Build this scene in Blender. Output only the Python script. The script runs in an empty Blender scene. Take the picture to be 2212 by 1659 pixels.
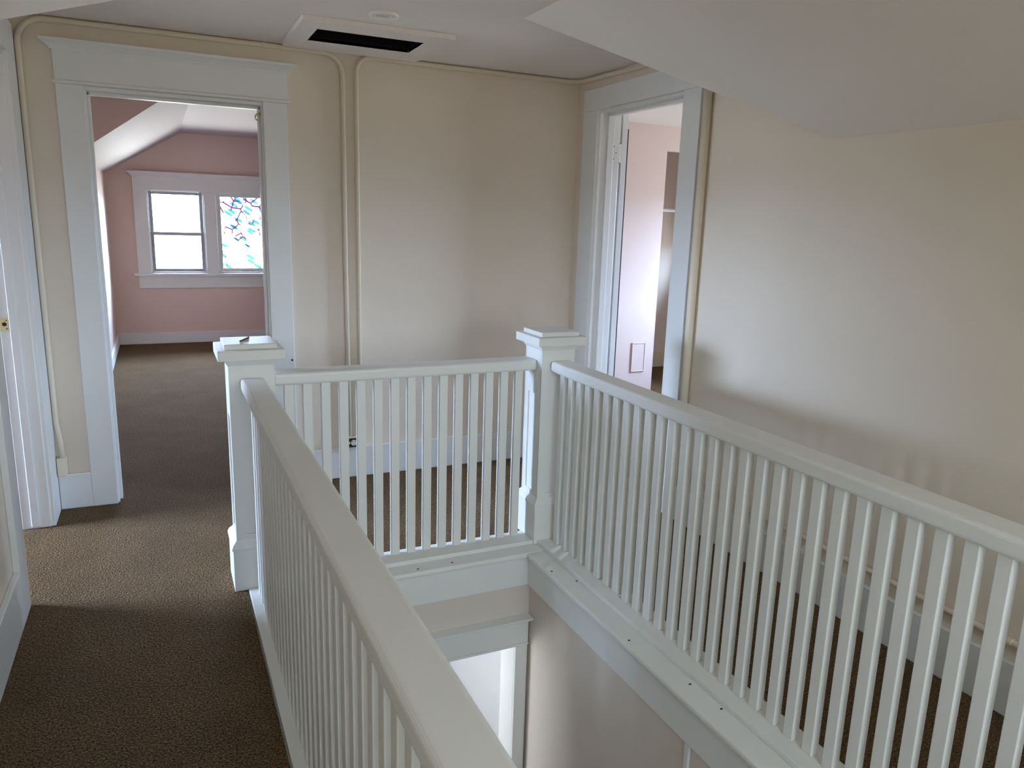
import bpy, bmesh, math, random
from mathutils import Vector

# ------------------------------------------------------------------ camera, world, exposure
scene = bpy.context.scene
COL = scene.collection

cam_d = bpy.data.cameras.new('camera')
cam = bpy.data.objects.new('camera', cam_d)
COL.objects.link(cam)
cam.location = (-0.081, -4.1697, 1.4789)
cam.rotation_euler = (math.radians(77.8017), math.radians(-1.7272), math.radians(-24.8295))
cam_d.sensor_fit = 'HORIZONTAL'
cam_d.sensor_width = 36.0
cam_d.lens = 36.0 * 1624.0 / 2212.0
cam_d.clip_start = 0.02
scene.camera = cam

SKY = 70.0
world = bpy.data.worlds.new('daylight')
scene.world = world
world.use_nodes = True
wn, wl = world.node_tree.nodes, world.node_tree.links
wn.clear()
w_out = wn.new('ShaderNodeOutputWorld')
w_bg = wn.new('ShaderNodeBackground')
w_ramp = wn.new('ShaderNodeValToRGB')
w_sep = wn.new('ShaderNodeSeparateXYZ')
w_map = wn.new('ShaderNodeMapRange')
w_tc = wn.new('ShaderNodeTexCoord')
wl.new(w_tc.outputs['Generated'], w_sep.inputs[0])
wl.new(w_sep.outputs['Z'], w_map.inputs['Value'])
w_map.inputs['From Min'].default_value = -0.6
w_map.inputs['From Max'].default_value = 0.9
wl.new(w_map.outputs[0], w_ramp.inputs[0])
e = w_ramp.color_ramp.elements          # ground, horizon haze, brighter overcast above
e[0].position = 0.0; e[0].color = (0.175, 0.183, 0.17, 1)
e[1].position = 1.0; e[1].color = (0.44, 0.62, 0.92, 1)
for (p_, c_) in ((.380, (.175, .183, .17, 1)), (.392, (.115, .138, .168, 1)), (.412, (.14, .17, .215, 1)), (.430, (.50, .64, .85, 1)), (.60, (.60, .77, 1.0, 1))):
    m_ = w_ramp.color_ramp.elements.new(p_); m_.color = c_
wl.new(w_ramp.outputs[0], w_bg.inputs['Color'])
w_bg.inputs['Strength'].default_value = SKY
wl.new(w_bg.outputs[0], w_out.inputs[0])

vs = scene.view_settings
vs.view_transform = 'Standard'
vs.look = 'None'
vs.gamma = 1.0
vs.use_curve_mapping = False
vs.exposure = 0.6
cy = scene.cycles
cy.max_bounces = 14
cy.diffuse_bounces = 10
cy.transparent_max_bounces = 12
cy.use_denoising = True
cy.sample_clamp_indirect = 6.0
cy.caustics_reflective = False
cy.caustics_refractive = False

# daylight enters through the windows: portals only guide the sky's own light through the openings
def portal(loc, rot, sx, sy):
    d = bpy.data.lights.new('window_portal', 'AREA')
    d.shape = 'RECTANGLE'; d.size = sx; d.size_y = sy
    d.cycles.is_portal = True
    o = bpy.data.objects.new('window_portal', d)
    o.location = loc; o.rotation_euler = rot
    COL.objects.link(o)
H = math.pi / 2
# (x or y plane, centre, size)
WIN_LEFT = dict(x=-3.10, y0=-0.60, y1=0.60, z0=0.60, z1=1.90)        # room behind the left doorway
WIN_RIGHT = dict(x=5.20, y0=-1.50, y1=-0.85, z0=0.80, z1=2.05)      # room behind the right doorway
WIN_RIGHT_ADDED = dict(x=5.20, y0=0.40, y1=0.98, z0=0.80, z1=1.85)  # extra unseen window, added to brighten the right room's far wall
WIN_CLOSET_ADDED = dict(x=5.20, y0=1.66, y1=1.98, z0=1.00, z1=1.40)  # unseen window added only to brighten the closet
WIN_BED = dict(x=2.30, y0=3.00, y1=3.80, z0=0.80, z1=1.75)          # side window of the far bedroom
WIN_NEAR = dict(y=-5.80, x0=-0.45, x1=2.10, z0=0.80, z1=1.90)        # near end of the landing, behind the camera
WIN_LOW = dict(x=-1.30, y0=-1.08, y1=0.35, z0=-2.30, z1=-0.30)      # downstairs
portal((WIN_LEFT['x'] - .06, .5*(WIN_LEFT['y0']+WIN_LEFT['y1']), .5*(WIN_LEFT['z0']+WIN_LEFT['z1'])), (H, 0, -H), 1.2, 1.3)
portal((WIN_RIGHT['x'] + .06, .5*(WIN_RIGHT['y0']+WIN_RIGHT['y1']), .5*(WIN_RIGHT['z0']+WIN_RIGHT['z1'])), (H, 0, H), .65, 1.25)
portal((WIN_RIGHT_ADDED['x'] + .06, .69, 1.325), (H, 0, H), .58, 1.05)
portal((WIN_CLOSET_ADDED['x'] + .06, 1.82, 1.20), (H, 0, H), .32, .4)
portal((WIN_BED['x'] + .08, .5*(WIN_BED['y0']+WIN_BED['y1']), .5*(WIN_BED['z0']+WIN_BED['z1'])), (H, 0, H), .8, .95)
portal((.5*(WIN_NEAR['x0']+WIN_NEAR['x1']), WIN_NEAR['y'] - .06, .5*(WIN_NEAR['z0']+WIN_NEAR['z1'])), (H, 0, 0), 2.65, 1.05)
portal((WIN_LOW['x'] - .06, .5*(WIN_LOW['y0']+WIN_LOW['y1']), .5*(WIN_LOW['z0']+WIN_LOW['z1'])), (H, 0, -H), 1.43, 2.0)
portal((0.50, 5.40, 1.24), (H, 0, math.pi), 1.4, .95)

# ------------------------------------------------------------------ materials
def srgb(r, g, b):
    f = lambda c: ((c/255 + .055)/1.055)**2.4 if c/255 > .04045 else c/255/12.92
    return (f(r), f(g), f(b), 1.0)

def paint(name, col, rough=.5, bump=.03, scale=60.0, var=.03, spec=.4):
    m = bpy.data.materials.new(name); m.use_nodes = True
    n, l = m.node_tree.nodes, m.node_tree.links
    b = n['Principled BSDF']
    tc = n.new('ShaderNodeTexCoord')
    no = n.new('ShaderNodeTexNoise'); no.inputs['Scale'].default_value = scale; no.inputs['Detail'].default_value = 4
    no2 = n.new('ShaderNodeTexNoise'); no2.inputs['Scale'].default_value = 2.3; no2.inputs['Detail'].default_value = 3
    l.new(tc.outputs['Object'], no.inputs['Vector']); l.new(tc.outputs['Object'], no2.inputs['Vector'])
    mix = n.new('ShaderNodeMix'); mix.data_type = 'RGBA'
    mix.inputs['A'].default_value = tuple(c*(1-var) for c in col[:3]) + (1,)
    mix.inputs['B'].default_value = tuple(min(1, c*(1+var)) for c in col[:3]) + (1,)
    l.new(no2.outputs['Fac'], mix.inputs['Factor'])
    l.new(mix.outputs['Result'], b.inputs['Base Color'])
    b.inputs['Roughness'].default_value = rough
    b.inputs['Specular IOR Level'].default_value = spec
    bp = n.new('ShaderNodeBump'); bp.inputs['Strength'].default_value = bump; bp.inputs['Distance'].default_value = .01
    l.new(no.outputs['Fac'], bp.inputs['Height']); l.new(bp.outputs[0], b.inputs['Normal'])
    return m

M = {}
M['wall'] = paint('cream_wall_paint', (.74, .665, .57, 1), .62, .06, 90, .025)
M['pink'] = paint('pink_wall_paint', (.70, .545, .49, 1), .62, .06, 90, .03)
M['rose'] = paint('pale_rose_paint', (.79, .66, .615, 1), .6, .05, 90, .03)
M['ceil'] = paint('ceiling_paint', (.81, .775, .745, 1), .65, .06, 70, .02)
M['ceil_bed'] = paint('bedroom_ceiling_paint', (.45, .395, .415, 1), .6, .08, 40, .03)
M['white'] = paint('white_trim_paint', (.74, .76, .755, 1), .38, .03, 35, .015, .5)
M['rail'] = paint('white_railing_paint', (.74, .75, .73, 1), .40, .04, 30, .015, .5)
M['pipe'] = paint('cream_pipe_paint', (.70, .63, .51, 1), .45, .03, 60, .02)
M['cream'] = paint('cream_box_paint', (.70, .66, .50, 1), .45, .03, 60, .02)
M['paleblue'] = paint('pale_blue_white_paint', (.66, .71, .84, 1), .5, .04, 60, .02)  # white wall downstairs, with the bluish daylight put into its colour
M['dark'] = paint('dark_attic', (.012, .010, .010, 1), .9, .02, 20, .1, .1)
M['black'] = paint('black_plate', (.012, .012, .014, 1), .5, .01, 60, .05)
M['plate'] = paint('white_plastic', (.78, .78, .74, 1), .35, .01, 60, .01)
M['seam'] = paint('dark_seam', (.03, .028, .035, 1), .7, .01, 60, .05)
M['sash'] = paint('grey_sash_paint', (.36, .37, .40, 1), .45, .03, 60, .03)
M['stairwall'] = paint('stair_wall_paint', (.66, .60, .54, 1), .5, .05, 90, .02)

def metal(name, col, rough):
    m = bpy.data.materials.new(name); m.use_nodes = True
    n, l = m.node_tree.nodes, m.node_tree.links
    b = n['Principled BSDF']
    b.inputs['Base Color'].default_value = col
    b.inputs['Metallic'].default_value = .9
    no = n.new('ShaderNodeTexNoise'); no.inputs['Scale'].default_value = 120
    mr = n.new('ShaderNodeMapRange'); mr.inputs['To Min'].default_value = rough*.8; mr.inputs['To Max'].default_value = rough*1.3
    l.new(no.outputs['Fac'], mr.inputs['Value']); l.new(mr.outputs[0], b.inputs['Roughness'])
    return m
M['brass'] = metal('worn_brass', (.62, .55, .30, 1), .4)
M['iron'] = metal('dark_iron', (.06, .05, .05, 1), .5)

def carpet():
    m = bpy.data.materials.new('brown_carpet'); m.use_nodes = True
    n, l = m.node_tree.nodes, m.node_tree.links
    b = n['Principled BSDF']
    tc = n.new('ShaderNodeTexCoord')
    f = n.new('ShaderNodeTexNoise'); f.inputs['Scale'].default_value = 160; f.inputs['Detail'].default_value = 3; f.inputs['Roughness'].default_value = .7
    v = n.new('ShaderNodeTexVoronoi'); v.inputs['Scale'].default_value = 150
    big = n.new('ShaderNodeTexNoise'); big.inputs['Scale'].default_value = 3.5; big.inputs['Detail'].default_value = 4
    for t in (f, v, big): l.new(tc.outputs['Object'], t.inputs['Vector'])
    r = n.new('ShaderNodeValToRGB')
    r.color_ramp.elements[0].position = .39; r.color_ramp.elements[0].color = (.0245, .0137, .0054, 1)
    r.color_ramp.elements[1].position = .62; r.color_ramp.elements[1].color = (.245, .148, .066, 1)
    k = r.color_ramp.elements.new(.5); k.color = (.098, .0570, .0235, 1)
    l.new(f.outputs['Fac'], r.inputs[0])
    mix = n.new('ShaderNodeMix'); mix.data_type = 'RGBA'; mix.blend_type = 'MULTIPLY'; mix.inputs['Factor'].default_value = 1
    r2 = n.new('ShaderNodeValToRGB')
    r2.color_ramp.elements[0].position = .3; r2.color_ramp.elements[0].color = (.80, .80, .80, 1)
    r2.color_ramp.elements[1].position = .7; r2.color_ramp.elements[1].color = (1.12, 1.12, 1.12, 1)
    l.new(big.outputs['Fac'], r2.inputs[0])
    l.new(r.outputs[0], mix.inputs['A']); l.new(r2.outputs[0], mix.inputs['B'])
    l.new(mix.outputs['Result'], b.inputs['Base Color'])
    b.inputs['Roughness'].default_value = .95
    b.inputs['Specular IOR Level'].default_value = .1
    b.inputs['Sheen Weight'].default_value = .12
    b.inputs['Sheen Roughness'].default_value = .5
    b.inputs['Sheen Tint'].default_value = (.75, .6, .45, 1)
    bp = n.new('ShaderNodeBump'); bp.inputs['Strength'].default_value = .9; bp.inputs['Distance'].default_value = .008
    l.new(v.outputs['Distance'], bp.inputs['Height']); l.new(bp.outputs[0], b.inputs['Normal'])
    return m
M['carpet'] = carpet()

def glass(name, pattern=False, tint=(.96, .97, 1, 1)):
    m = bpy.data.materials.new(name); m.use_nodes = True
    n, l = m.node_tree.nodes, m.node_tree.links
    n.clear()
    out = n.new('ShaderNodeOutputMaterial'); mx = n.new('ShaderNodeMixShader')
    tr = n.new('ShaderNodeBsdfTransparent'); gl = n.new('ShaderNodeBsdfGlossy'); fr = n.new('ShaderNodeFresnel')
    gl.inputs['Roughness'].default_value = .03
    fr.inputs['IOR'].default_value = 1.25
    l.new(fr.outputs[0], mx.inputs[0]); l.new(tr.outputs[0], mx.inputs[1]); l.new(gl.outputs[0], mx.inputs[2])
    l.new(mx.outputs[0], out.inputs[0])
    tr.inputs['Color'].default_value = tint
    if pattern:
        tc = n.new('ShaderNodeTexCoord')
        sx = n.new('ShaderNodeSeparateXYZ'); cb_ = n.new('ShaderNodeCombineXYZ')
        l.new(tc.outputs['Object'], sx.inputs[0]); l.new(sx.outputs['X'], cb_.inputs['X']); l.new(sx.outputs['Z'], cb_.inputs['Y'])
        def mapping(rot, sc):
            r_ = n.new('ShaderNodeMapping'); r_.inputs['Rotation'].default_value = (0, 0, rot); l.new(cb_.outputs[0], r_.inputs['Vector'])
            mp = n.new('ShaderNodeMapping'); mp.inputs['Scale'].default_value = sc; l.new(r_.outputs[0], mp.inputs['Vector']); return mp
        def vor(mp, feature='F1'):
            v = n.new('ShaderNodeTexVoronoi'); v.voronoi_dimensions = '2D'; v.feature = feature; v.inputs['Scale'].default_value = 1.0
            l.new(mp.outputs[0], v.inputs['Vector']); return v
        def noise(sc):
            no = n.new('ShaderNodeTexNoise'); no.noise_dimensions = '2D'; no.inputs['Scale'].default_value = sc
            l.new(cb_.outputs[0], no.inputs['Vector']); return no
        def thresh(sock, lo, hi, inv=False):
            t = n.new('ShaderNodeMapRange'); t.inputs['From Min'].default_value = lo; t.inputs['From Max'].default_value = hi
            if inv: t.inputs['To Min'].default_value = 1; t.inputs['To Max'].default_value = 0
            l.new(sock, t.inputs['Value']); return t.outputs[0]
        def mul(a, b):
            t = n.new('ShaderNodeMath'); t.operation = 'MULTIPLY'; l.new(a, t.inputs[0]); l.new(b, t.inputs[1]); return t.outputs[0]
        def over(base, col, fac):
            t = n.new('ShaderNodeMix'); t.data_type = 'RGBA'
            if isinstance(base, tuple): t.inputs['A'].default_value = base
            else: l.new(base, t.inputs['A'])
            t.inputs['B'].default_value = col; l.new(fac, t.inputs['Factor']); return t.outputs['Result']
        # slanted teal leaves
        v = vor(mapping(.55, (6.5, 18, 1)))
        sp = n.new('ShaderNodeSeparateColor'); l.new(v.outputs['Color'], sp.inputs[0])
        leaf = mul(thresh(sp.outputs[0], .52, .53), thresh(v.outputs['Distance'], .32, .37, True))
        c = over((1, 1, 1, 1), (.125, .235, .24, 1), leaf)
        leaf2 = mul(thresh(sp.outputs[1], .90, .91), thresh(v.outputs['Distance'], .20, .27, True))
        c = over(c, (.04, .12, .19, 1), leaf2)
        # thin branching lines, redder low down
        v2 = vor(mapping(.4, (10, 8, 1)), 'DISTANCE_TO_EDGE')
        ln = mul(thresh(v2.outputs['Distance'], .025, .045, True), thresh(noise(9).outputs['Fac'], .44, .48))
        c = over(c, (.15, .135, .14, 1), ln)
        red = mul(thresh(v2.outputs['Distance'], .05, .09, True), mul(thresh(noise(7).outputs['Fac'], .47, .51), thresh(sx.outputs['Z'], .38, .30, True)))
        red2 = mul(thresh(v2.outputs['Distance'], .05, .09, True), mul(thresh(noise(7).outputs['Fac'], .47, .51), thresh(sx.outputs['Z'], .62, .70)))
        c = over(c, (.14, .065, .105, 1), red)
        c = over(c, (.14, .07, .12, 1), red2)
        l.new(c, tr.inputs['Color'])
    return m
M['glass'] = glass('window_glass')
M['blind'] = glass('window_with_sheer_blind', tint=(.425, .40, .362, 1))  # tint added to dim and neutralise the light of the near-end window
M['stained'] = glass('leaf_patterned_glass', True)

# ------------------------------------------------------------------ mesh helpers
class MB:
    def __init__(s): s.v = []; s.f = []
    def add(s, vs_, fs):
        k = len(s.v); s.v += [tuple(p) for p in vs_]; s.f += [tuple(i + k for i in f) for f in fs]
        return s
    def box(s, x0, x1, y0, y1, z0, z1):
        x0, x1 = sorted((x0, x1)); y0, y1 = sorted((y0, y1)); z0, z1 = sorted((z0, z1))
        return s.add([(x0,y0,z0),(x1,y0,z0),(x1,y1,z0),(x0,y1,z0),(x0,y0,z1),(x1,y0,z1),(x1,y1,z1),(x0,y1,z1)],
                     [(0,3,2,1),(4,5,6,7),(0,1,5,4),(1,2,6,5),(2,3,7,6),(3,0,4,7)])
    def loft(s, rings):                       # rings of (x0,x1,y0,y1,z), bottom to top
        vs_ = []; fs = []
        for (x0, x1, y0, y1, z) in rings: vs_ += [(x0,y0,z),(x1,y0,z),(x1,y1,z),(x0,y1,z)]
        for i in range(len(rings) - 1):
            a = 4*i
            for j in range(4):
                k = (j + 1) % 4; fs.append((a+j, a+k, a+4+k, a+4+j))
        fs.append((3,2,1,0)); b = 4*(len(rings)-1); fs.append((b,b+1,b+2,b+3))
        return s.add(vs_, fs)
    def tube(s, pts, r, seg=12, closed=False):
        pts = [Vector(p) for p in pts]; n = len(pts); vs_ = []; fs = []
        up = None
        for i, p in enumerate(pts):
            if closed: t = (pts[(i+1) % n] - pts[i-1]).normalized()
            else: t = (pts[min(i+1, n-1)] - pts[max(i-1, 0)]).normalized()
            if up is None:
                up = Vector((0,0,1)) if abs(t.z) < .9 else Vector((1,0,0))
            a = (up - t*up.dot(t)).normalized(); up = a; b = t.cross(a)
            for k in range(seg):
                q = 2*math.pi*k/seg; vs_.append(p + a*(r*math.cos(q)) + b*(r*math.sin(q)))
        m = n if closed else n - 1
        for i in range(m):
            for k in range(seg):
                k2 = (k+1) % seg; j = (i+1) % n
                fs.append((i*seg+k, i*seg+k2, j*seg+k2, j*seg+k))
        if not closed:
            fs.append(tuple(range(seg))[::-1]); fs.append(tuple((n-1)*seg + k for k in range(seg)))
        return s.add(vs_, fs)
    def lathe(s, c, prof, seg=40):            # prof of (radius, z), open profile, axis z
        vs_ = []; fs = []; n = len(prof)
        for k in range(seg):
            q = 2*math.pi*k/seg
            for (r, z) in prof: vs_.append((c[0] + r*math.cos(q), c[1] + r*math.sin(q), c[2] + z))
        for k in range(seg):
            k2 = (k+1) % seg
            for i in range(n-1): fs.append((k*n+i, k2*n+i, k2*n+i+1, k*n+i+1))
        return s.add(vs_, fs)
    def disc(s, c, axis, r, t, seg=24):       # short cylinder of thickness t along axis
        a = Vector(axis).normalized(); c = Vector(c)
        return s.tube([c - a*(t/2), c + a*(t/2)], r, seg)

def wpos(o):
    p = Vector((0,0,0))
    while o is not None: p += o.location; o = o.parent
    return p

def build(name, mb, mat, parent=None, bevel=0.0, smooth=False, seg=2, origin=None):
    off = wpos(parent) if parent else Vector((0,0,0))
    if parent is None and origin is not None: off = Vector(origin)
    me = bpy.data.meshes.new(name)
    me.from_pydata([tuple(Vector(v) - off) for v in mb.v], [], mb.f)
    bm = bmesh.new(); bm.from_mesh(me)
    bmesh.ops.recalc_face_normals(bm, faces=bm.faces)
    bm.to_mesh(me); bm.free()
    me.materials.append(M[mat])
    if smooth: me.shade_smooth()
    o = bpy.data.objects.new(name, me); COL.objects.link(o)
    if parent is not None: o.parent = parent
    elif origin is not None: o.location = origin
    if bevel:
        b = o.modifiers.new('bevel', 'BEVEL'); b.width = bevel; b.segments = seg; b.limit_method = 'ANGLE'; b.angle_limit = math.radians(40)
    return o

def struct(name, mb, mat, bevel=0.0, **k):
    o = build(name, mb, mat, None, bevel, **k); o['kind'] = 'structure'; return o
def struct_root(name, loc):
    o = bpy.data.objects.new(name, None); COL.objects.link(o); o.location = loc; o.empty_display_size = .1
    o['kind'] = 'structure'; return o
def tag(o, label, cat, group=None):
    o['label'] = label; o['category'] = cat
    if group: o['group'] = group
    return o
def thing(name, loc, label, cat, group=None):
    o = bpy.data.objects.new(name, None); COL.objects.link(o); o.location = loc; o.empty_display_size = .1
    return tag(o, label, cat, group)

def slab_y(mb, y0, y1, x0, x1, z0, z1, holes=()):      # wall in an x-z plane with rectangular holes (hx0,hx1,hz0,hz1)
    xs = sorted({x0, x1, *[h[0] for h in holes], *[h[1] for h in holes]})
    for a, b in zip(xs, xs[1:]):
        cuts = sorted((h[2], h[3]) for h in holes if h[0] < (a+b)/2 < h[1])
        z = z0
        for (c0, c1) in cuts:
            if c0 > z: mb.box(a, b, y0, y1, z, c0)
            z = max(z, c1)
        if z < z1: mb.box(a, b, y0, y1, z, z1)
    return mb
def slab_x(mb, x0, x1, y0, y1, z0, z1, holes=()):      # wall in a y-z plane, holes (hy0,hy1,hz0,hz1)
    ys = sorted({y0, y1, *[h[0] for h in holes], *[h[1] for h in holes]})
    for a, b in zip(ys, ys[1:]):
        cuts = sorted((h[2], h[3]) for h in holes if h[0] < (a+b)/2 < h[1])
        z = z0
        for (c0, c1) in cuts:
            if c0 > z: mb.box(x0, x1, a, b, z, c0)
            z = max(z, c1)
        if z < z1: mb.box(x0, x1, a, b, z, z1)
    return mb

# ------------------------------------------------------------------ dimensions
ZC = 2.312                      # flat ceiling
XL, XR = -.622, 2.268           # landing side walls
YN = -5.7                       # near end of the landing
KN = 1.82                       # knee height of the slopes
FD = dict(a=-.4573, b=-.3444, c=.4421, d=.559, h=2.03)       # far doorway: casing / opening
RD = dict(y0=-1.0495, y1=-.2599, yo=-1.1859, yf=-.1013, h=2.118, t=2.237)
LD = dict(y0=-1.045, y1=-.233, h=2.115, t=2.255)
WX0, WX1 = .160, 1.592          # stair well, outer edges of its sill
WY0, WY1 = -5.2, -1.085
NX0, NX1, NY = .378, 1.372, -1.297   # nosing edges
ZS = -.012

# ------------------------------------------------------------------ room shell
fl = MB()
for (x0, x1, y0, y1) in ((-3.9, WX0, -6.7, 5.5), (WX1, 5.4, -6.7, 5.5), (WX0, WX1, WY1, 5.5), (WX0, WX1, -6.7, WY0)):
    fl.box(x0, x1, y0, y1, -.03, 0.0)
struct('floor', fl, 'carpet')

# landing ceiling: flat strip, two roof slopes, and the cross gable beyond them, with the hatch opening cut out
HX0, HX1, HY0, HY1 = .625, 1.125, -.520, -.262
cl = MB()
P = [(XL-.1, .02), (XR+.1, .02)]
AL, AR = (.30, -1.09, ZC), (1.372, -1.09, ZC)
CL_, CR = (XL, -1.98, KN), (XR, -1.98, KN)
def quad(mb, *p): mb.add(p, [tuple(range(len(p)))])
def flat(x0, x1, y0, y1): quad(cl, (x0,y0,ZC), (x1,y0,ZC), (x1,y1,ZC), (x0,y1,ZC))
flat(XL-.1, HX0, -1.09, .02); flat(HX1, XR+.1, -1.09, .02); flat(HX0, HX1, HY1, .02); flat(HX0, HX1, -1.09, HY0)
flat(.30, 1.372, YN-.1, -1.09)
quad(cl, AR, (XR, -1.09, ZC), CR); quad(cl, AL, CL_, (XL, -1.09, ZC))
quad(cl, AR, CR, (XR, YN-.1, KN), (1.372, YN-.1, ZC)); quad(cl, AL, (.30, YN-.1, ZC), (XL, YN-.1, KN), CL_)
ceil = struct('ceiling', cl, 'ceil')
sm = ceil.modifiers.new('thickness', 'SOLIDIFY'); sm.thickness = .03; sm.offset = 1
bm = bmesh.new(); bm.from_mesh(ceil.data)
bmesh.ops.remove_doubles(bm, verts=bm.verts, dist=.0005)
for f in bm.faces:
    if f.normal.z < 0: f.normal_flip()
bm.to_mesh(ceil.data); bm.free()

# far wall, landing side and bedroom side
h_far = [(FD['b']-.012, FD['c']+.012, -.1, FD['h'])]
struct('wall_far', slab_y(MB(), 0, .065, -.76, 2.42, -.03, 2.40, h_far), 'wall')
struct('wall_bedroom_near', slab_y(MB(), .065, .13, -.76, 2.42, -.03, 2.40, h_far), 'pink')
# left wall
h_left = [(LD['y0']-.012, LD['y1']+.012, -.1, LD['h'])]
struct('wall_left', slab_x(MB(), -.68, XL, -6.6, 0.0, -.03, 2.40, h_left), 'wall')
struct('wall_left_room_inner', slab_x(MB(), -.735, -.68, -6.6, 0.0, -.03, 2.40, h_left), 'rose')
# right wall
h_right = [(RD['y0']-.012, RD['y1']+.012, -.1, RD['h'])]
struct('wall_right', slab_x(MB(), XR, 2.335, -6.6, 0.0, -.03, 2.40, h_right), 'wall')
struct('wall_right_room_inner', slab_x(MB(), 2.335, 2.40, -6.6, 0.0, -.03, 2.40, h_right), 'rose')
# near end
W = WIN_NEAR
struct('wall_near', slab_y(MB(), YN-.1, YN, -.76, 2.42, -.03, 2.40, [(W['x0'], W['x1'], W['z0'], W['z1'])]), 'wall')

# far bedroom
BX0, BX1, BY = -.55, 2.28, 5.20
BK = 1.855
W1 = (-.154, .419, .80, 1.70)       # left sash opening
W2 = (.547, 1.15, .80, 1.70)        # middle, leaf patterned
struct('wall_bedroom_far', slab_y(MB(), BY, BY+.12, -.8, 2.55, -.03, 2.40, [W1, W2]), 'pink')
struct('wall_bedroom_left', slab_x(MB(), -.735, BX0, .13, BY, -.03, 2.40), 'pink')
W = WIN_BED
struct('wall_bedroom_right', slab_x(MB(), BX1, 2.40, .13, BY, -.03, 2.40, [(W['y0'], W['y1'], W['z0'], W['z1'])]), 'pink')
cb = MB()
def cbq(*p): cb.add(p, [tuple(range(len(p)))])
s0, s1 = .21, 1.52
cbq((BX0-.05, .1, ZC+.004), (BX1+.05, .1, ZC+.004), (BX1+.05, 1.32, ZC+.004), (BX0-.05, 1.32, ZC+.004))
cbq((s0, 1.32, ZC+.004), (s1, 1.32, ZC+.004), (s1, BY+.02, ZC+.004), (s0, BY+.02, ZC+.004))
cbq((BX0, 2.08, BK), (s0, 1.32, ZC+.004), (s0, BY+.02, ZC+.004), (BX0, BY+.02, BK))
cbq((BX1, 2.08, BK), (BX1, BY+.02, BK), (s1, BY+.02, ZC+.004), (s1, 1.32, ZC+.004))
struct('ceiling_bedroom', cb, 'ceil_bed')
cd = MB()
cd.add([(BX0, 2.08, BK), (BX0, 1.32, ZC+.004), (s0, 1.32, ZC+.004)], [(0,1,2)])
cd.add([(BX1, 2.08, BK), (s1, 1.32, ZC+.004), (BX1, 1.32, ZC+.004)], [(0,1,2)])
struct('ceiling_bedroom_gable', cd, 'pink')

# room behind the left doorway
W = WIN_LEFT
struct('wall_left_room_outer', slab_x(MB(), -3.2, -3.1, -2.4, 2.3, -.03, 2.40, [(W['y0'], W['y1'], W['z0'], W['z1'])]), 'rose')
struct('wall_left_room_near', MB().box(-3.9, -.735, -2.5, -2.4, -.03, 2.40), 'rose')
struct('wall_left_room_far', MB().box(-3.9, -.735, 2.2, 2.3, -.03, 2.40), 'rose')
struct('wall_left_room_side', MB().box(-.80, -.735, 0.0, 2.25, -.03, 2.40), 'rose')
struct('ceiling_left_room', MB().box(-3.9, -.70, -2.5, 2.3, 2.33, 2.40), 'ceil')

# unseen blocker, added to cut the low sky light through the left room's window
struct('wall_neighbour_house', MB().box(-8.6, -8.0, -9, 12, -4, 1.55), 'stairwall')

# room behind the right doorway and its closet
PY = 1.38
W = WIN_RIGHT
struct('wall_right_room_outer', slab_x(MB(), 5.2, 5.3, -2.9, 2.5, -.03, 2.40, [(w['y0'], w['y1'], w['z0'], w['z1']) for w in (W, WIN_RIGHT_ADDED, WIN_CLOSET_ADDED)]), 'rose')
struct('wall_right_room_near', MB().box(2.40, 5.3, -3.0, -2.9, -.03, 2.40), 'rose')
struct('wall_right_room_far', slab_y(MB(), PY, PY+.09, 2.40, 5.2, -.03, 2.40, [(3.935, 5.16, -.1, 2.115)]), 'rose')
struct('wall_closet_back', MB().box(2.9, 5.3, 2.38, 2.48, -.03, 2.40), 'wall')
struct('wall_closet_side', MB().box(2.9, 2.98, PY+.09, 2.38, -.03, 2.40), 'wall')
struct('wall_right_room_side', MB().box(2.40, 2.405, 0.0, PY, -.03, 2.40), 'rose')
struct('ceiling_right_room', MB().box(2.36, 5.3, -3.0, 2.5, 2.315, 2.40), 'ceil')
struct('baseboard_closet', MB().box(2.98, 5.2, 2.36, 2.38, 0, .165), 'cream', .004)

# roof over everything
struct('ceiling_attic_deck', MB().box(-4.0, 5.4, -6.8, 5.5, 2.62, 2.72), 'ceil')
ad = MB()
ad.box(-4.0, 5.4, -6.8, -6.7, 2.38, 2.7).box(-4.0, 5.4, 5.4, 5.5, 2.38, 2.7).box(-4.0, -3.9, -6.8, 5.5, 2.38, 2.7).box(5.3, 5.4, -6.8, 5.5, 2.38, 2.7)
struct('wall_attic', ad, 'dark')

# baseboards
struct('baseboard_far', MB().box(FD['d'], XR-.022, -.022, 0, 0, .181).box(-.60, FD['a']+.001, -.0215, 0, 0, .181), 'white', .004)
struct('baseboard_right', MB().box(2.246, XR, YN, RD['yo'], 0, .182), 'white', .004)
struct('baseboard_left', MB().box(XL, -.600, YN, -1.185, 0, .20), 'white', .004)
struct('baseboard_bedroom_far', MB().box(BX0+.02, BX1, BY-.02, BY, 0, .125), 'white', .004)
struct('baseboard_bedroom_left', MB().box(BX0, BX0+.02, .13, BY, 0, .125), 'white', .004)

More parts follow.
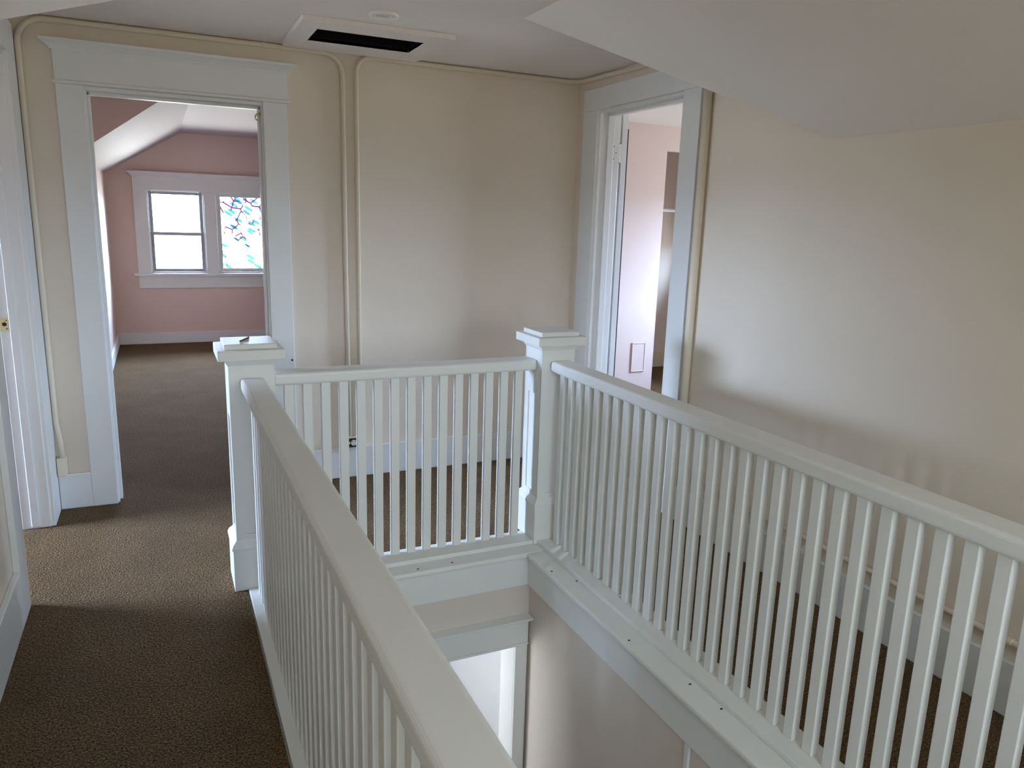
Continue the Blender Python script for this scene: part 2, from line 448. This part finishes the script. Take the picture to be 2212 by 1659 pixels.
# ------------------------------------------------------------------ door frames
# far doorway
t1 = struct_root('trim_1', (.05, 0, 0))
for (x0, x1) in ((FD['a'], FD['b']), (FD['c'], FD['d'])):
    build('side_casing', MB().box(x0, x1, -.022, 0, 0, FD['h']), 'white', t1, .003)
build('fillet', MB().box(-.468, .574, -.034, 0, FD['h'], FD['h']+.014), 'white', t1, .004)
build('head_casing', MB().box(-.459, .567, -.024, 0, FD['h']+.014, 2.182), 'white', t1, .003)
cx0, cx1 = -.459, .567
build('cornice', MB().loft([(cx0-o, cx1+o, -.024-o, 0, z) for (o, z) in
      ((.006, 2.172), (.010, 2.178), (.010, 2.182), (.016, 2.185), (.022, 2.192), (.034, 2.199), (.038, 2.200), (.044, 2.203), (.044, 2.215))]), 'white', t1)
j = MB()
j.box(FD['b']-.012, FD['b']+.006, -.004, .13, 0, FD['h']-.004).box(FD['c']-.006, FD['c']+.012, -.004, .13, 0, FD['h']-.004)
j.box(FD['b']-.012, FD['c']+.012, -.004, .13, FD['h']-.018, FD['h'])
build('jamb', j, 'white', t1, .003)
st = MB()
st.box(FD['b']+.006, FD['b']+.018, .045, .085, 0, FD['h']-.02).box(FD['c']-.018, FD['c']-.006, .045, .085, 0, FD['h']-.02)
st.box(FD['b']+.006, FD['c']-.006, .045, .085, FD['h']-.032, FD['h']-.018)
build('door_stop', st, 'white', t1, .002)
hk = MB().tube([(FD['c']-.006, .03, 1.975), (FD['c']-.02, .03, 1.975), (FD['c']-.03, .03, 1.968), (FD['c']-.034, .03, 1.957), (FD['c']-.030, .03, 1.946), (FD['c']-.022, .03, 1.942)], .0035, 8)
hk.disc((FD['c']-.008, .03, 1.975), (1,0,0), .010, .005)
build('hook', hk, 'brass', t1, smooth=True)
# its bedroom side
t1b = struct_root('trim_2', (.05, .13, 0))
for (x0, x1) in ((FD['a'], FD['b']), (FD['c'], FD['d'])):
    build('side_casing', MB().box(x0, x1, .13, .152, 0, FD['h']), 'white', t1b, .003)
build('head_casing', MB().box(-.459, .567, .13, .154, FD['h'], 2.182), 'white', t1b, .003)

# right doorway
t2 = struct_root('trim_3', (XR, -.65, 0))
xr1 = XR - .022
def casing_x(parent, x0, x1, ya, yb, yc, yd, h, t, nm='side_casing'):
    build(nm, MB().box(x0, x1, ya, yb, 0, h), 'white', parent, .003)
    build(nm, MB().box(x0, x1, yc, yd, 0, h), 'white', parent, .003)
    build('head_casing', MB().box(x0, x1, ya, yd, h, t), 'white', parent, .003)
casing_x(t2, xr1, XR, RD['yo'], RD['y0'], RD['y1'], RD['yf'], RD['h'], RD['t'])
j = MB()
j.box(XR-.004, 2.402, RD['y0']-.012, RD['y0']+.006, 0, RD['h']-.004).box(XR-.004, 2.402, RD['y1']-.006, RD['y1']+.012, 0, RD['h']-.004)
j.box(XR-.004, 2.402, RD['y0']-.012, RD['y1']+.012, RD['h']-.018, RD['h'])
build('jamb', j, 'white', t2, .003)
st = MB()
st.box(2.315, 2.355, RD['y0']+.006, RD['y0']+.018, 0, RD['h']-.02).box(2.315, 2.355, RD['y1']-.018, RD['y1']-.006, 0, RD['h']-.02)
st.box(2.315, 2.355, RD['y0']+.006, RD['y1']-.006, RD['h']-.032, RD['h']-.018)
build('door_stop', st, 'white', t2, .002)
t2b = struct_root('trim_4', (2.40, -.65, 0))
casing_x(t2b, 2.40, 2.418, RD['yo'], RD['y0'], RD['y1']+.012, RD['yf'], RD['h'], RD['t'])

# left doorway
t3 = struct_root('trim_5', (XL, -.64, 0))
casing_x(t3, XL, -.600, -1.187, LD['y0'], LD['y1'], -.024, LD['h'], LD['t'])
j = MB()
j.box(-.736, XL+.004, LD['y0']-.012, LD['y0']+.006, 0, LD['h']-.004).box(-.736, XL+.004, LD['y1']-.006, LD['y1']+.012, 0, LD['h']-.004)
j.box(-.736, XL+.004, LD['y0']-.012, LD['y1']+.012, LD['h']-.018, LD['h'])
build('jamb', j, 'white', t3, .003)
st = MB()
st.box(-.697, -.663, LD['y0']+.006, LD['y0']+.018, 0, LD['h']-.02).box(-.697, -.663, LD['y1']-.018, LD['y1']-.006, .012, LD['h']-.02)
st.box(-.697, -.663, LD['y0']+.006, LD['y1']-.006, LD['h']-.032, LD['h']-.018)
build('door_stop', st, 'white', t3, .003)
casing_x(t3, -.757, -.735, -1.187, LD['y0'], LD['y1'], -.024, LD['h'], LD['t'])
yj = LD['y1'] - .006
sp = MB(); sp.box(-.7335, -.701, yj-.002, yj, .937, .998)
spo = build('strike_plate', sp, 'brass', t3)
spo['label'] = 'brass strike plate with dark latch hole'
build('latch_hole', MB().disc((-.716, yj-.002, .968), (0,1,0), .009, .003, 16).disc((-.708, yj-.0025, .985), (0,1,0), .003, .002, 8).disc((-.708, yj-.0025, .948), (0,1,0), .003, .002, 8), 'black', spo)

# ------------------------------------------------------------------ doors
# leaf folded back against the wall of the right room, its hinge edge towards the landing
d1 = struct('door_1', MB().box(2.435, 2.472, -.240, .520, .015, 2.108), 'white', .002, origin=(2.4535, .14, .015))
build('edge_strip', MB().box(2.472, 2.480, -.2385, .520, .015, 2.03), 'seam', d1)
for zc_ in (1.888, .30):
    hg = MB()
    hg.box(2.358, 2.404, RD['y1']-.008, RD['y1']-.0055, zc_-.052, zc_+.052)
    hg.box(2.404, 2.455, -.2415, -.2395, zc_-.052, zc_+.052)
    ho = build('hinge', hg, 'white', d1, .001)
    bl = MB()
    for k in range(5): bl.tube([(2.406, -.258, zc_-.052+k*.021+.001), (2.406, -.258, zc_-.052+k*.021+.019)], .0075, 10)
    bl.tube([(2.406, -.258, zc_+.053), (2.406, -.258, zc_+.062)], .004, 8)
    build('barrel', bl, 'white', ho)
    pn = MB().tube([(2.406, -.258, zc_-.056), (2.406, -.258, zc_+.057)], .0055, 8)
    for (dx, dz) in ((-.036, .035), (-.022, 0), (-.036, -.035)): pn.disc((2.402+dx, RD['y1']-.0085, zc_+dz), (0,1,0), .0032, .0015, 8)
    build('pin', pn, 'seam', ho)

# ------------------------------------------------------------------ windows
def window(n, plane, u0, u1, z0, z1, at, depth, mat='glass', mid=None, sash='sash', sw=.035, outward=1):
    """Sash window set in a wall hole; plane 'y' means the wall lies in x-z at y=at."""
    if plane == 'y':
        root = struct_root('window_%d' % n, ((u0+u1)/2, at, z0))
        bx = lambda mb, a, b, d0, d1, c0, c1: mb.box(a, b, at+outward*d0, at+outward*d1, c0, c1)
    else:
        root = struct_root('window_%d' % n, (at, (u0+u1)/2, z0))
        bx = lambda mb, a, b, d0, d1, c0, c1: mb.box(at+outward*d0, at+outward*d1, a, b, c0, c1)
    fr = MB()
    bx(fr, u0, u0+.012, 0, depth, z0, z1); bx(fr, u1-.012, u1, 0, depth, z0, z1)
    bx(fr, u0, u1, 0, depth, z1-.012, z1); bx(fr, u0, u1, 0, depth, z0, z0+.012)
    build('window_frame', fr, 'white', root, .002)
    a, b, c, d = u0+.012, u1-.012, z0+.012, z1-.012
    spans = [(c, d, .045)] if mid is None else [(mid-.02, d, .07), (c, mid+.02, .04)]
    for (p, q, dep) in spans:
        s = MB()
        bx(s, a, a+sw, dep, dep+.03, p, q); bx(s, b-sw, b, dep, dep+.03, p, q)
        bx(s, a+sw, b-sw, dep, dep+.03, q-sw*.9, q); bx(s, a+sw, b-sw, dep, dep+.03, p, p+sw*.9)
        so = build('sash', s, sash, root, .003)
        g = MB(); bx(g, a+sw*.8, b-sw*.8, dep+.013, dep+.017, p+sw*.7, q-sw*.7)
        build('pane', g, mat, so)
    return root
window(1, 'y', *W1, BY, .12, mid=1.228, sash='sash', sw=.034)
w2 = window(2, 'y', *W2, BY, .12, mat='stained', sash='white', sw=.040)
build('sash_lift', MB().box(.80, .93, BY+.028, BY+.045, .806, .815), 'iron', w2)
window(4, 'x', WIN_LEFT['y0'], WIN_LEFT['y1'], WIN_LEFT['z0'], WIN_LEFT['z1'], WIN_LEFT['x'], .1, sash='white', sw=.03, outward=-1)
window(5, 'x', WIN_RIGHT['y0'], WIN_RIGHT['y1'], WIN_RIGHT['z0'], WIN_RIGHT['z1'], WIN_RIGHT['x'], .1, mid=1.32, sash='white')
window(3, 'x', WIN_RIGHT_ADDED['y0'], WIN_RIGHT_ADDED['y1'], WIN_RIGHT_ADDED['z0'], WIN_RIGHT_ADDED['z1'], 5.20, .1, sash='white')  # added for the light on the pink far wall
window(9, 'x', WIN_CLOSET_ADDED['y0'], WIN_CLOSET_ADDED['y1'], WIN_CLOSET_ADDED['z0'], WIN_CLOSET_ADDED['z1'], 5.20, .1, sash='white')  # added light opening for the closet
window(6, 'x', WIN_BED['y0'], WIN_BED['y1'], WIN_BED['z0'], WIN_BED['z1'], WIN_BED['x']-.02, .12, mid=1.27, sash='white')
window(7, 'y', WIN_NEAR['x0'], WIN_NEAR['x1'], WIN_NEAR['z0'], WIN_NEAR['z1'], YN, .1, mat='blind', mid=1.2, sash='white', outward=-1)

# casing round the three bedroom windows
t4 = struct_root('trim_6', (.85, BY, .62))
for (x0, x1) in ((-.292, -.154), (.419, .547), (1.15, 1.29)):
    build('window_casing', MB().box(x0, x1, BY-.022, BY, .79, 1.70), 'white', t4, .003)
build('head_casing', MB().box(-.292, 1.29, BY-.024, BY, 1.70, 1.85), 'white', t4, .003)
build('cornice', MB().loft([(-.292-o, 1.29+o, BY-.024-o, BY, z) for (o, z) in ((.004, 1.838), (.012, 1.848), (.034, 1.872), (.044, 1.880), (.044, 1.892))]), 'white', t4)
build('window_stool', MB().box(-.335, 1.335, BY-.06, BY+.06, .765, .795), 'white', t4, .005)
build('apron', MB().box(-.29, 1.285, BY-.02, BY, .628, .765), 'white', t4, .003)

# ------------------------------------------------------------------ stair well
ZL = -2.55
struct('floor_downstairs', MB().box(-1.4, 3.2, WY0-.2, 1.6, ZL-.05, ZL), 'carpet')
struct('wall_stair_right', MB().box(1.408, 1.50, WY0-.1, -1.262, ZL, -.035), 'stairwall')
struct('wall_stair_left', MB().box(.25, .342, WY0-.1, -1.262, ZL, -.035), 'stairwall')
struct('wall_stair_near', MB().box(.25, 1.5, WY0-.2, WY0-.1, ZL, -.02), 'stairwall')
LO = (.557, 1.337, -.485)     # lower doorway opening
struct('wall_stair_far', slab_y(MB(), -1.268, -1.13, -1.4, 3.2, ZL, -.035, [(LO[0]-.01, LO[1]+.01, ZL-.1, LO[2]+.005)]), 'stairwall')
struct('wall_downstairs_left', slab_x(MB(), -1.4, -1.3, -1.16, 1.5, ZL, -.035, [(WIN_LOW['y0'], WIN_LOW['y1'], WIN_LOW['z0'], WIN_LOW['z1'])]), 'white')
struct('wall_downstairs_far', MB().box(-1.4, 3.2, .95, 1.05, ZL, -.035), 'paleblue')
struct('wall_downstairs_right', MB().box(1.85, 1.95, -1.16, .95, ZL, -.035), 'white')
struct('ceiling_downstairs', MB().box(-1.4, 3.2, -1.16, 1.5, -.10, -.035), 'ceil')
window(8, 'x', WIN_LOW['y0'], WIN_LOW['y1'], WIN_LOW['z0'], WIN_LOW['z1'], -1.30, .1, mid=-1.05, sash='white', outward=-1)
# lower doorway trim
t7 = struct_root('trim_7', (.95, -1.268, ZL))
build('side_casing', MB().box(LO[1], 1.400, -1.286, -1.268, ZL, LO[2]), 'white', t7, .003)
build('side_casing', MB().box(LO[0]-.065, LO[0], -1.286, -1.268, ZL, LO[2]), 'white', t7, .003)
build('fillet', MB().box(LO[0]-.07, 1.404, -1.290, -1.268, LO[2], LO[2]+.012), 'white', t7, .003)
build('head_casing', MB().box(LO[0]-.065, 1.402, -1.287, -1.268, LO[2]+.012, -.352), 'white', t7, .003)
build('cornice', MB().loft([(LO[0]-.065-o, 1.404, -1.287-o, -1.268, z) for (o, z) in ((.006, -.362), (.012, -.355), (.036, -.345), (.040, -.340), (.040, -.330))]), 'white', t7)
j = MB(); j.box(LO[1]-.001, LO[1]+.01, -1.27, -1.126, ZL, LO[2]+.004).box(LO[0]-.01, LO[0]+.001, -1.27, -1.126, ZL, LO[2]+.004).box(LO[0], LO[1], -1.27, -1.126, LO[2]-.006, LO[2]+.005)
build('jamb', j, 'white', t7, .002)

# sill boards with rounded nosing, and the fascia under them
t8 = struct_root('trim_8', (.88, -1.2, ZS))
build('sill_board', MB().box(NX0, WX1, NY, WY1, ZS-.026, ZS), 'rail', t8, .009, seg=3)
build('sill_board', MB().box(NX1, WX1, WY0, NY-.0005, ZS-.026, ZS), 'rail', t8, .009, seg=3)
build('sill_board', MB().box(WX0, NX0, WY0, WY1, ZS-.026, ZS), 'rail', t8, .009, seg=3)
build('fascia', MB().box(.355, 1.408, NY+.022, NY+.044, -.182, ZS-.024), 'white', t8, .003)
build('fascia', MB().box(NX1+.022, 1.412, WY0, NY+.022, -.182, ZS-.024), 'white', t8, .003)
build('fascia', MB().box(.338, NX0-.022, WY0, NY+.022, -.182, ZS-.024), 'white', t8, .003)
build('corner_batten', MB().box(1.398, 1.408, -2.475, -2.452, ZL, -.182), 'white', t8, .002)
ed = MB(); ed.box(WX0, WX0+.09, WY0-.05, WY1, -.2, ZS-.026).box(WX1-.09, WX1, WY0-.05, WY1, -.2, ZS-.026).box(WX0, WX1, -1.26, WY1, -.2, ZS-.026).box(WX0, WX1, WY0-.1, WY0+.02, -.2, 0)
build('framing', ed, 'white', t8)

for (x_, y_) in ((1.395, -1.50), (1.452, -1.62), (1.44, -2.405), (1.45, -2.55), (1.40, -2.10), (.86, -1.268), (1.02, -1.262)):
    build('paint_chip', MB().box(x_-.004, x_+.004, y_-.003, y_+.003, ZS, ZS+.0015), 'seam', t8)
build('nail_hole', MB().disc((.545, -.0222, .706), (0,1,0), .006, .0012, 10), 'seam', t1)

# ------------------------------------------------------------------ newel posts
def newel(cx, cy_, z0, label):
    t = thing('newel_post', (cx, cy_, z0), label, 'newel post', 'newel posts of the stair railing')
    def sq(h, z): return (cx-h, cx+h, cy_-h, cy_+h, z)
    build('base', MB().loft([sq(.1, z0), sq(.1, .176)]), 'rail', t, .003)
    build('base_moulding', MB().loft([sq(.104, .176), sq(.104, .183), sq(.098, .196), sq(.088, .207), sq(.084, .212)]), 'rail', t)
    sh = MB(); c, s, w = .077, .0839, .046
    sh.box(cx-c, cx+c, cy_-c, cy_+c, .176, .9165)
    for sg in (-1, 1):
        for (a, b) in ((-s, -w), (w, s)):
            sh.box(cx+a, cx+b, cy_+sg*(c-.002), cy_+sg*s, .176, .9165)
            sh.box(cx+sg*(c-.002), cx+sg*s, cy_+min(max(a, -c), c), cy_+min(max(b, -c), c), .176, .9165)
        for (za, zb) in ((.176, .232), (.706, .9165)):
            sh.box(cx-w, cx+w, cy_+sg*c, cy_+sg*s, za, zb)
            sh.box(cx+sg*c, cx+sg*s, cy_-w, cy_+w, za, zb)
    build('shaft', sh, 'rail', t)
    build('cap_moulding', MB().loft([sq(.0855, .914), sq(.0885, .919), sq(.093, .927), sq(.0965, .933), sq(.0975, .934), sq(.0975, .9385)]), 'rail', t)
    build('cap_slab', MB().loft([sq(.1213, .938), sq(.1213, .977)]), 'rail', t, .003)
    build('cap_top', MB().loft([sq(.0953, .977), sq(.0953, .998)]), 'rail', t, .003)
    return t
newel(.2148, -1.122, 0.0, 'white square newel post at the left railing corner with a nail on its cap')
newel(1.5446, -1.122, ZS, 'white square newel post at the right railing corner by the right doorway')

# ------------------------------------------------------------------ railings
def railing(loc, label, rail_box, shoe_box, bal_box, offsets, axis):
    t = thing('stair_railing', loc, label, 'railing', 'stair railings around the stair well')
    build('handrail', MB().box(*rail_box), 'rail', t, .013, seg=4)
    build('shoe_rail', MB().box(*shoe_box), 'rail', t, .003)
    first = None
    for d in offsets:
        if first is None:
            first = build('baluster', MB().box(*bal_box), 'rail', t, .0025); base = d
            continue
        c = first.copy(); COL.objects.link(c); c.parent = t
        c.location = (d - base, 0, 0) if axis == 'x' else (0, d - base, 0)
    return t
ZR0, ZR1 = .8156, .866
PF = -1.122 - .0839
ZB = .008
# left flight
ys = [-1.262 - .0733*k for k in range(51)]
railing((.214, -3.1, 0), 'long white railing beside the carpeted walkway, running from the left newel towards the viewer',
        (.172, .262, -5.05, PF, ZR0, ZR1), (.166, .268, -5.05, -1.222, ZS, ZB), (.200, .228, ys[0]-.036, ys[0], ZB, ZR0+.004), ys, 'y')
# right flight
ys = [-1.2692 - .0733*k for k in range(51)]
railing((1.53, -3.1, 0), 'long white railing on the right of the stair well, running from the right newel',
        (1.503, 1.603, -5.05, PF, ZR0, ZR1), (1.462, 1.590, -5.05, -1.222, ZS, ZB), (1.522, 1.549, ys[0]-.036, ys[0], ZB, ZR0+.004), ys, 'y')
# short cross railing
xs = [.342 + .0729*k for k in range(15)]
railing((.88, -1.13, 0), 'short white baluster railing between the two newel posts, facing the far wall',
        (.2148+.0839, 1.5446-.0839, -1.161, -1.050, ZR0, ZR1), (.315, 1.444, -1.215, -1.088, ZS, ZB), (xs[0], xs[0]+.037, -1.140, -1.113, ZB, ZR0+.004), xs, 'x')

# nail on the left newel cap
tag(build('nail', MB().tube([(.182, -1.160, 1.001), (.221, -1.076, 1.001)], .003, 8).disc((.2215, -1.0748, 1.0015), (.42, .905, 0), .0035, .002, 10), 'iron', origin=(.2, -1.12, .998)),
    'small dark nail lying on the top of the left newel cap', 'nail')

# ------------------------------------------------------------------ conduits and boxes
def arc(c, r, a0, a1, plane, n=8):
    out = []
    for k in range(n+1):
        a = math.radians(a0 + (a1-a0)*k/n)
        u, v = r*math.cos(a), r*math.sin(a)
        out.append((c[0]+u, c[1], c[2]+v) if plane == 'xz' else (c[0]+u, c[1]+v, c[2]) if plane == 'xy' else (c[0], c[1]+u, c[2]+v))
    return out
def conduit(name, loc, pts, r, straps, label, group=None):
    t = thing(name, loc, label, 'conduit', group)
    build('pipe', MB().tube(pts, r, 14), 'pipe', t, smooth=True)
    for (c, ax) in straps:
        a = Vector(ax)
        build('strap', MB().tube([Vector(c) - a*.008, Vector(c) + a*.008], r+.0025, 14), 'pipe', t)
    return t
yc = -.0165
pts = [(-.572, -.03, .27), (-.576, -.022, .36), (-.587, yc, .45), (-.587, yc, 1.2)] + arc((-.477, yc, 2.185), .11, 180, 90, 'xz') + \
      [(.1, yc, 2.2955)] + arc((.742, yc, 2.1915), .104, 90, 0, 'xz') + [(.8465, yc, 1.2), (.8535, yc, .24)]
conduit('conduit', (.13, 0, .24), pts, .0125, [((-.2, yc, 2.2955), (1,0,0)), ((.46, yc, 2.2955), (1,0,0)), ((.8465, yc, 1.594), (0,0,1))],
        'cream conduit looping over the far doorway from the left corner box', 'cream painted conduits')
pts = [(.9135, yc, .24), (.9165, yc, 1.2)] + arc((.996, yc, 2.2165), .079, 180, 90, 'xz') + [(1.5, yc, 2.2955)] + arc((2.1405, -.1265, 2.2955), .11, 90, 0, 'xy') + \
      [(2.2505, -.5, 2.286), (2.2505, -.85, 2.282), (2.238, -1.0, 2.266)]
conduit('conduit', (1.5, 0, .24), pts, .0125, [((.9165, yc, 1.675), (0,0,1)), ((2.03, yc, 2.2955), (1,0,0)), ((2.2505, -.33, 2.291), (0,1,0))],
        'cream conduit rising from the far outlet and turning right along the ceiling', 'cream painted conduits')
conduit('vertical_pipe', (2.247, -1.235, .2), [(2.2465, -1.235, .19), (2.2465, -1.235, 1.0), (2.2465, -1.235, 2.20)], .0205, [],
        'thick cream painted pipe standing against the right wall beside the right door casing')
conduit('conduit', (2.25, -3, .25), [(2.2505, -1.27, .247), (2.2505, -2.0, .247), (2.2505, -4.0, .247), (2.2505, -6.3, .247)], .0115, [((2.2505, -2.915, .247), (0,1,0)), ((2.2505, -2.0, .247), (0,1,0))],
        'cream painted conduit running low along the right wall above the baseboard', 'cream painted conduits')

ob = thing('outlet_box', (.883, 0, .165), 'surface outlet box with black plate and white receptacles on the far wall behind the balusters', 'electrical outlet')
build('box', MB().box(.828, .940, -.048, 0, .183, .246), 'cream', ob, .004)
build('face_plate', MB().box(.836, .932, -.052, -.046, .189, .241), 'black', ob, .001)
for xx in (.868, .906):
    r = build('receptacle', MB().disc((xx, -.053, .215), (0,1,0), .0165, .006, 24), 'plate', ob)
    build('slots', MB().box(xx-.009, xx-.006, -.0568, -.055, .219, .226).box(xx+.004, xx+.007, -.0568, -.055, .219, .225).disc((xx-.001, -.056, .207), (0,1,0), .0025, .0016, 10), 'seam', r)
for (a, b) in ((.836, .848), (.926, .932)): build('mounting_tab', MB().box(a, b, -.054, -.051, .208, .222), 'plate', ob, .001)
ob2 = thing('junction_box', (-.577, 0, .182), 'narrow cream junction box at the foot of the conduit in the left corner', 'junction box')
build('box', MB().box(-.597, -.560, -.055, 0, .183, .275), 'cream', ob2, .004)
build('cover', MB().box(-.5605, -.557, -.052, -.003, .186, .272), 'pipe', ob2, .001)

# ------------------------------------------------------------------ ceiling things
hb = thing('attic_hatch', (.88, -.37, 2.30), 'white framed ceiling vent with a black rectangular opening, beside the far wall', 'ceiling hatch')
fx0, fx1, fy0, fy1 = .536, 1.228, -.665, -.072
f = MB()
f.box(fx0, HX0, fy0, fy1, 2.2905, ZC).box(HX1, fx1, fy0, fy1, 2.2905, ZC).box(HX0, HX1, fy0, HY0, 2.2905, ZC).box(HX0, HX1, HY1, fy1, 2.2905, ZC)
build('frame', f, 'ceil', hb, .002)
li = MB()
li.box(HX0-.012, HX0, HY0, HY1, 2.2935, 2.306).box(HX1, HX1+.012, HY0, HY1, 2.2935, 2.306).box(HX0, HX1, HY0-.012, HY0, 2.2935, 2.306).box(HX0, HX1, HY1, HY1+.012, 2.2935, 2.306)
build('lining', li, 'white', hb)
dk = MB()
dk.box(HX0-.05, HX1+.05, HY0-.05, HY1+.05, 2.60, 2.612)
dk.box(HX0-.05, HX0+.003, HY0-.05, HY1+.05, 2.306, 2.61).box(HX1-.003, HX1+.05, HY0-.05, HY1+.05, 2.306, 2.61)
dk.box(HX0-.05, HX1+.05, HY0-.05, HY0+.003, 2.306, 2.61).box(HX0-.05, HX1+.05, HY1-.003, HY1+.05, 2.306, 2.61)
build('shaft', dk, 'dark', hb)

sd = thing('detector_base', (.838, -.845, ZC), 'round white detector mounting ring on the ceiling beside the black vent', 'smoke detector base')
build('ring', MB().lathe((.838, -.845, ZC), [(.062, -.0005), (.064, -.008), (.062, -.014), (.054, -.015), (.050, -.013), (.048, -.006), (.048, -.0005)]), 'plate', sd, smooth=True)
for a in (20, 140, 260):
    q = math.radians(a); x, y = .838+.045*math.cos(q), -.845+.045*math.sin(q)
    build('lug', MB().box(x-.006, x+.006, y-.006, y+.006, ZC-.012, ZC), 'plate', sd, .001)

# ------------------------------------------------------------------ right room details
cr = thing('closet_rod', (4.5, 1.88, 1.62), 'white wooden hanging rod across the closet seen through the right doorway', 'closet rod')
build('rod', MB().tube([(2.98, 1.88, 1.628), (5.2, 1.88, 1.628)], .017, 14), 'white', cr, smooth=True)
for xx in (2.985, 5.195): build('bracket', MB().disc((xx, 1.88, 1.628), (1,0,0), .03, .02), 'white', cr)
pn = thing('access_panel', (3.78, PY, .36), 'small pale panel set low in the wall of the right room', 'wall panel')
build('panel', MB().box(3.70, 3.845, PY-.006, PY, .19, .455), 'rose', pn, .002)
build('panel_frame', MB().box(3.70, 3.712, PY-.009, PY, .19, .455).box(3.833, 3.845, PY-.009, PY, .19, .455).box(3.712, 3.833, PY-.009, PY, .443, .455).box(3.712, 3.833, PY-.009, PY, .19, .202), 'rose', pn, .002)
